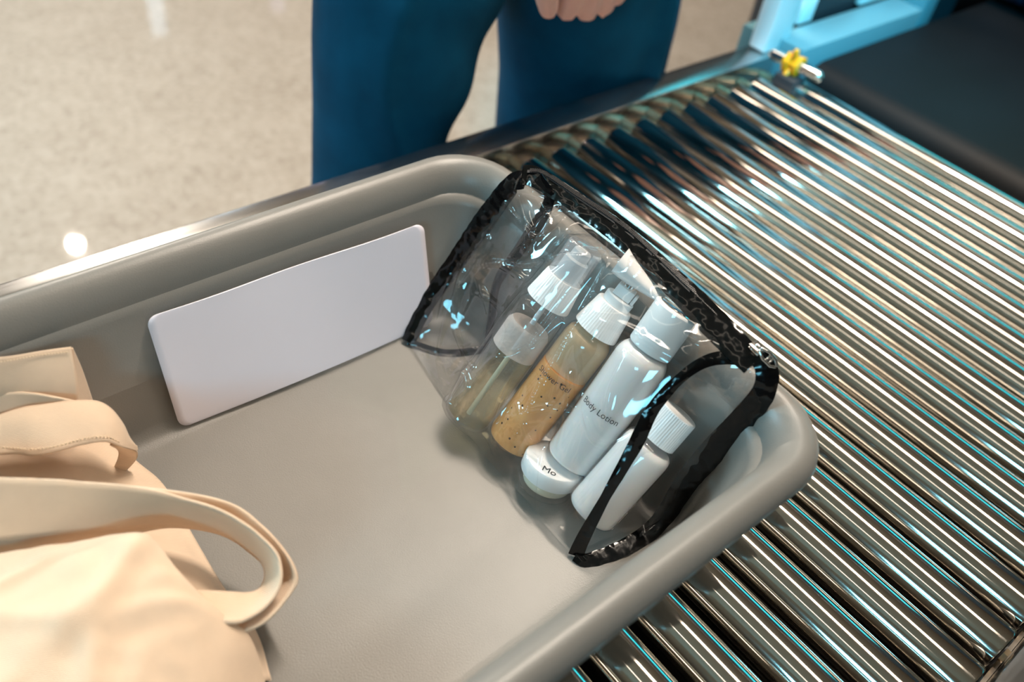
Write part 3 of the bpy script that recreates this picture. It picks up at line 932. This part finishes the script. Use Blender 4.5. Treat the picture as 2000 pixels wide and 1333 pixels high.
sl = MB(); sl.add(*slab(s0+su*.0022, .0048, .0040, .0010, .75)); sl.add(*slab(s0-su*.0008, .0046, .0036, .0009, .75)); sl.add(*slab(s0+su*.0042, .0016, .0011, .0014))
so = sl.build('zip_slider', MT['chrome'], pouch, 30, bevel=.0005)
# pull tab: a ring-like plate hanging down over the rim
pt0, pt1 = s0+su*.0035+sdir*.003, zz(1515, 716, .167)
pd = (pt1-pt0); pn = pd.normalized(); pside = pn.cross(Vector((-.5, -.5, .7))).normalized()
tab = MB()
for off in (-1, 1):
    tab.loft(capsule_chain([pt0+pside*off*.0012, pt0.lerp(pt1, .35)+pside*off*.0032, pt0.lerp(pt1, .8)+pside*off*.0030, pt1+pside*off*.0008], [.0013]*4, 8))
for q in (.5, .68):
    tab.loft(capsule_chain([pt0.lerp(pt1, q)-pside*.0032, pt0.lerp(pt1, q)+pside*.0032], [.0011]*2, 8))
tab.v = [(x-pouch.location.x, y-pouch.location.y, z-pouch.location.z) for x, y, z in tab.v]
tb = tab.build('pull_tab', MT['chrome'], None, 60); tb.parent = so

# ------------------------------------------------------------------ canvas tote
tote = tag(empty('tote_bag', (.0, .33, .005)), 'folded cream canvas tote bag with long straps in the left of the tray', 'bag')
CV = MT['canvas']
def P(l): return [at(*q) for q in l]
def wr(amp, sc, seed):
    return lambda u, v, p: p+Vector((0, 0, amp*(nz((p.x, p.y, 0), sc, seed)+.5*nz((p.x, p.y, 0), sc*2.3, seed+5))*min(1, 4*u*(1-u)+.3)))
# front panel, near the camera: soft and puffy
ft = P([(-250, 1100, .060), (-120, 1090, .072), (0, 1080, .078), (130, 1060, .084), (225, 1046, .088), (282, 1043, .088), (312, 1068, .084), (340, 1105, .081), (390, 1160, .074), (450, 1212, .060), (488, 1244, .046), (515, 1320, .026), (530, 1420, .012)])
fb = [Vector(q) for q in ((-.125, .42, .05), (-.135, .36, .06), (-.135, .31, .065), (-.125, .27, .07), (-.10, .24, .07), (-.08, .22, .07), (-.04, .205, .06), (0, .195, .05), (.03, .188, .03), (.05, .184, .018), (.058, .183, .010))]
TF = [((.20, .05), (.34, .55), .03, .004), ((.40, .02), (.30, .45), .028, .0035), ((.52, .04), (.62, .5), .03, .005), ((.62, .02), (.50, .55), .03, .004), ((.70, .03), (.58, .3), .025, .004), ((.1, .2), (.5, .35), .04, .004), ((.15, .5), (.45, .62), .05, .004)]
def front(u, v, p):
    b = .012*math.sin(PI*min(1, v*1.0))*sm(1, .75, u)
    return p+Vector((0, 0, b+fold_h(u, v, TF)*sm(0, .06, v)*.9+.0025*nz((p.x, p.y, 0), 26, 2)+.0012*nz((p.x, p.y, 0), 70, 4)))
vs, fs = sheet(ft, fb, 120, 70, front)
# skirt: the panel is a filled pouch of cloth, its edge drops to the tray
nu, nv = 120, 70
low = [Vector((v.x, v.y, .0065)) for v in vs[:nu]]
mbq = MB().add([v-tote.location for v in vs], fs)
mbq.add([v-tote.location for v in vs[:nu]]+[(v+Vector((-.006, -.008, 0)))-tote.location for v in low], [(i, nu+i, nu+i+1, i+1) for i in range(nu-1)])
last = vs[-nu:]
mbq.add([v-tote.location for v in last]+[Vector((v.x, v.y, .0065))-tote.location for v in last], [(i, i+1, nu+i+1, nu+i) for i in range(nu-1)])
o = mbq.build('front_panel', CV, tote, 180)
# back panel: lower layer with the long straight right edge on the tray floor
rt = P([(165, 760, .055), (205, 830, .036), (262, 898, .020), (320, 950, .0115), (378, 1050, .0105), (436, 1148, .0105), (500, 1235, .0105), (530, 1330, .0085)])
lt = P([(-140, 790, .060), (-120, 860, .062), (-90, 940, .062), (-30, 1010, .060), (60, 1090, .055), (200, 1170, .050), (340, 1260, .035), (470, 1380, .012)])
build_sheet('back_panel', rt, lt, 70, 50, CV, tote, lambda u, v, p: p+Vector((0, 0, (.010*math.sin(PI*min(1, v*1.2))+.004*nz((p.x, p.y, 0), 32, 9))*sm(0, .12, v)+.0008)), .0012)
# hem flap standing against the far wall
build_sheet('hem_flap', P([(-140, 716, .121), (0, 697, .121), (70, 686, .120), (139, 678, .118)]), P([(-140, 812, .082), (0, 800, .083), (90, 795, .083), (152, 790, .081)]), 50, 26, CV, tote,
            lambda u, v, p: p+Vector((0, -.004*math.sin(PI*v), 0))+Vector((0, 0, .0015*nz((p.x, p.z, 0), 40, 1))), .0016)
build_sheet('hem_flap', P([(140, 679, .1175), (147, 735, .099), (152, 790, .081)]), P([(140.5, 680, .117), (160, 725, .092), (182, 790, .060)]), 20, 10, CV, tote, None, .0016)
# upper strap, lying flat and folded over at the right
build_sheet('strap', P([(-140, 860, .085), (0, 813, .090), (54, 795, .093), (108, 788, .093), (153, 784, .091), (189, 784, .087), (216, 799, .080), (239, 829, .070), (252, 856, .061), (268, 877, .050)]),
            P([(-140, 900, .075), (18, 888, .080), (63, 890, .082), (108, 885, .083), (162, 869, .082), (207, 863, .078), (234, 874, .069), (250, 878, .060), (262, 880, .053), (268, 879, .050)]), 70, 14, CV, tote,
            lambda u, v, p: p+Vector((0, 0, .003*math.sin(PI*v)+.0012*nz((p.x, p.y, 0), 60, 3))), .0018)
build_sheet('strap', P([(-140, 785, .092), (0, 768, .097), (54, 767, .098), (108, 776, .096), (152, 786, .091)]), P([(-140, 830, .080), (0, 808, .084), (54, 797, .087), (108, 790, .089), (152, 788, .089)]), 40, 8, CV, tote, None, .0018)
build_sheet('strap', P([(215, 868, .070), (231, 878, .050), (230, 895, .040), (222, 914, .030)]), P([(262, 879, .051), (269, 884, .046), (264, 900, .036), (238, 928, .024)]), 30, 8, CV, tote, None, .0018)
# lower strap: two layers on edge, looping out over the tray floor
up = [(-250, 1000, .080), (-200, 955, .100), (-120, 935, .110), (0, 934, .108), (162, 941, .104), (292, 957, .098), (419, 993, .088), (487, 1030, .081), (536, 1075, .073), (549, 1111, .068), (546, 1147, .064), (520, 1186, .061), (487, 1209, .061), (455, 1219, .062), (400, 1215, .062)]
lo = [(-260, 1075, .050), (-200, 1072, .070), (-120, 1062, .079), (0, 1056, .078), (130, 1043, .074), (260, 1030, .068), (325, 1026, .062), (390, 1030, .056), (439, 1043, .051), (487, 1075, .046), (513, 1101, .044), (518, 1127, .044), (507, 1150, .045), (484, 1160, .050), (445, 1158, .058), (385, 1155, .066)]
build_sheet('strap', P(up), P(lo), 110, 10, CV, tote, lambda u, v, p: p+Vector((0, 0, .001*nz((p.x, p.y, p.z), 60, 6))), .0020)
up2 = [(-250, 1010, .074), (-200, 960, .094), (-120, 940, .102), (0, 939, .100), (162, 944, .098), (325, 958, .092), (448, 984, .083), (513, 1030, .076), (559, 1082, .067), (580, 1127, .060), (569, 1157, .056), (520, 1214, .052), (461, 1238, .050), (400, 1235, .050)]
lo2 = [(-260, 1090, .045), (-200, 1102, .058), (-120, 1098, .063), (0, 1092, .064), (130, 1065, .062), (260, 1042, .060), (330, 1030, .056), (400, 1036, .048), (450, 1052, .042), (496, 1085, .037), (523, 1112, .035), (530, 1135, .035), (518, 1162, .036), (490, 1180, .040), (455, 1200, .046), (400, 1205, .050)]
build_sheet('strap', P(up2), P(lo2), 110, 10, CV, tote, None, .0020)
# stitching along the straps' edges
def stitches(name, pts, n):
    c = crom(pts, n*2); sm_ = MB()
    for i in range(0, n*2-1, 2):
        sm_.loft(capsule_chain([c[i]-tote.location, c[i].lerp(c[i+1], .75)-tote.location], [.00042, .00042], 6))
    q = sm_.build(name, MT['thread'], tote, 60); q['kind'] = 'stuff'
    return q
stitches('stitching', [p+Vector((0, 0, .0012)) for p in P([(0, 876, .0815), (63, 880, .084), (108, 875, .0850), (162, 860, .0840), (207, 855, .0800), (234, 866, .071)])], 34)
stitches('stitching', [p+Vector((0, -.001, .0008)) for p in P([(0, 708, .119), (70, 695, .118), (132, 688, .1165)])], 22)

# ------------------------------------------------------------------ person behind the far rail
per = tag(empty('person', (.72, .86, FLOOR)), 'person in dark teal trousers standing behind the far rail with one hand lowered', 'person')
def ell(c, rx, ry, n=24, ph=0, bumpf=None):
    out = []
    for k in range(n):
        a = 2*PI*k/n
        out.append((c[0]+rx*math.cos(a), c[1]+ry*math.sin(a), c[2]))
    return out
YL = .86
def leg(rows):
    return [ell((x, y, z), rx, ry) for x, y, z, rx, ry in rows]
tr = MB()
tr.loft(leg([(.555, .90, FLOOR+.03, .085, .11), (.560, .89, -.55, .082, .10), (.560, .875, -.30, .076, .095), (.570, .865, -.15, .078, .10), (.583, .860, -.03, .087, .108), (.599, .86, .06, .101, .115), (.622, .86, .145, .118, .12), (.66, .865, .22, .13, .13)]))
tr.loft(leg([(.945, .88, FLOOR+.03, .095, .115), (.945, .87, -.50, .105, .115), (.945, .85, -.20, .130, .115), (.938, .845, -.05, .136, .12), (.926, .845, .05, .143, .125), (.908, .85, .135, .156, .13), (.84, .86, .22, .16, .135)]))
tr.loft([ell((.77, .862, .17), .20, .115, 32), ell((.77, .862, .23), .225, .135, 32), ell((.77, .862, .26), .22, .13, 32), ell((.77, .862, .272), .215, .125, 32)])
trm = MB(); trm.v = [(x-per.location.x, y-per.location.y, z-per.location.z) for x, y, z in tr.v]; trm.f = tr.f
tro = remeshed(trm, 'trousers', MT['trousers'], per, .0085, 10)
for v in tro.data.vertices:                        # pressed crease and soft drag lines
    c = v.co
    x, y, z = c.x+per.location.x, c.y+per.location.y, c.z+per.location.z
    if y < .86:
        d = x-(.948-.02*z)
        c.y -= .020*math.exp(-(d/.010)**2)*sm(.2, .1, z)
        q = (x-.60)*.7+(z-.02)*.9
        c.y -= .006*math.sin(q*42)*math.exp(-((x-.66)/.09)**2)*sm(-.35, -.1, z)*sm(.16, .08, z)
        c.y -= .010*math.exp(-((x-.525-.25*(z-.05)**2*8-.03*(.1-z))/.012)**2)*sm(-.12, .02, z)
# body: head, neck, torso, arms and hands as one surface
def pl(v): return Vector(v)
HY = .690
hb = [aty(1105, 41, HY), aty(1142, 43, HY), aty(1176, 33, HY+.002), aty(1203, 13, HY+.006)]
kn = [aty(1122, -70, HY-.010), aty(1152, -68, HY-.012), aty(1184, -70, HY-.008), aty(1212, -78, HY)]
bd = MB()
def add_chain(pts, rads, n=14):
    bd.loft(capsule_chain([Vector(p)-per.location for p in pts], rads, n))
fr = [.0150, .0152, .0145, .0130]
for i in range(4):
    k, b = kn[i], hb[i]
    b = b+Vector((0, 0, fr[i]*.9))
    add_chain([k, k.lerp(b, .55)+Vector((0, -.004, 0)), b, b+Vector((.002, .022, .014)), b+Vector((.003, .032, .036))], [fr[i]*1.12, fr[i], fr[i]*1.02, fr[i]*.95, fr[i]*.88])
# palm
wrist = kn[1].lerp(kn[2], .5)+Vector((.012, .03, .125))
for i in range(4):
    add_chain([kn[i]+Vector((0, .006, .0)), kn[i].lerp(wrist, .55)+Vector((0, .008, 0)), wrist+Vector((.010*(i-1.5), 0, 0))], [.018, .020, .021])
th0 = kn[0].lerp(wrist, .6)
add_chain([th0+Vector((-.005, .01, 0)), aty(1075, -60, HY-.012), aty(1066, -12, HY-.016), aty(1072, 20, HY-.012)], [.020, .0165, .0145, .0115])
elbow = Vector((1.03, .90, .335)); flank = Vector((.92, .88, .275))
add_chain([wrist, wrist.lerp(elbow, .35), wrist.lerp(elbow, .75), elbow, elbow.lerp(flank, .5), flank], [.0265, .033, .040, .042, .046, .05])
T0 = per.location
bd.loft([[Vector(q)-T0 for q in ell(c, a, b, 32)] for c, a, b in (((.77, .865, .16), .17, .095), ((.77, .868, .22), .175, .105), ((.77, .872, .27), .165, .10), ((.77, .875, .295), .155, .095))])
bo_ = remeshed(bd, 'body', MT['skin'], per, .0052, 3)
# shirt: torso shell and sleeves
st = MB()
def sh(pts, rads, n=18): st.loft(capsule_chain([Vector(p)-T0 for p in pts], rads, n))
st.loft([[Vector(q)-T0 for q in ell(c, a, b, 32)] for c, a, b in (((.77, .865, .245), .20, .118), ((.77, .868, .27), .195, .115), ((.77, .872, .29), .19, .112), ((.77, .875, .305), .18, .105))])
cuff = wrist.lerp(elbow, .10)
sh([cuff, wrist.lerp(elbow, .5), wrist.lerp(elbow, .8), elbow, elbow.lerp(flank, .5), flank], [.040, .046, .052, .054, .056, .06])
remeshed(st, 'jacket', MT['shirt'], per, .008, 5)
for s, x in ((0, .545), (1, .955)):
    sm2 = MB(); rr = []
    for t, hw, hh in ((0, .030, .05), (.06, .040, .075), (.14, .045, .07), (.20, .050, .052), (.26, .048, .042), (.295, .030, .030)):
        y = .985-t*.98
        rr.append([Vector((x+hw*math.cos(2*PI*k/16), y, FLOOR+.001+max(0, hh*.5+hh*.5*math.sin(2*PI*k/16))))-T0 for k in range(16)])
    sm2.loft(rr).build('shoe', MT['shoe'], per, 60)
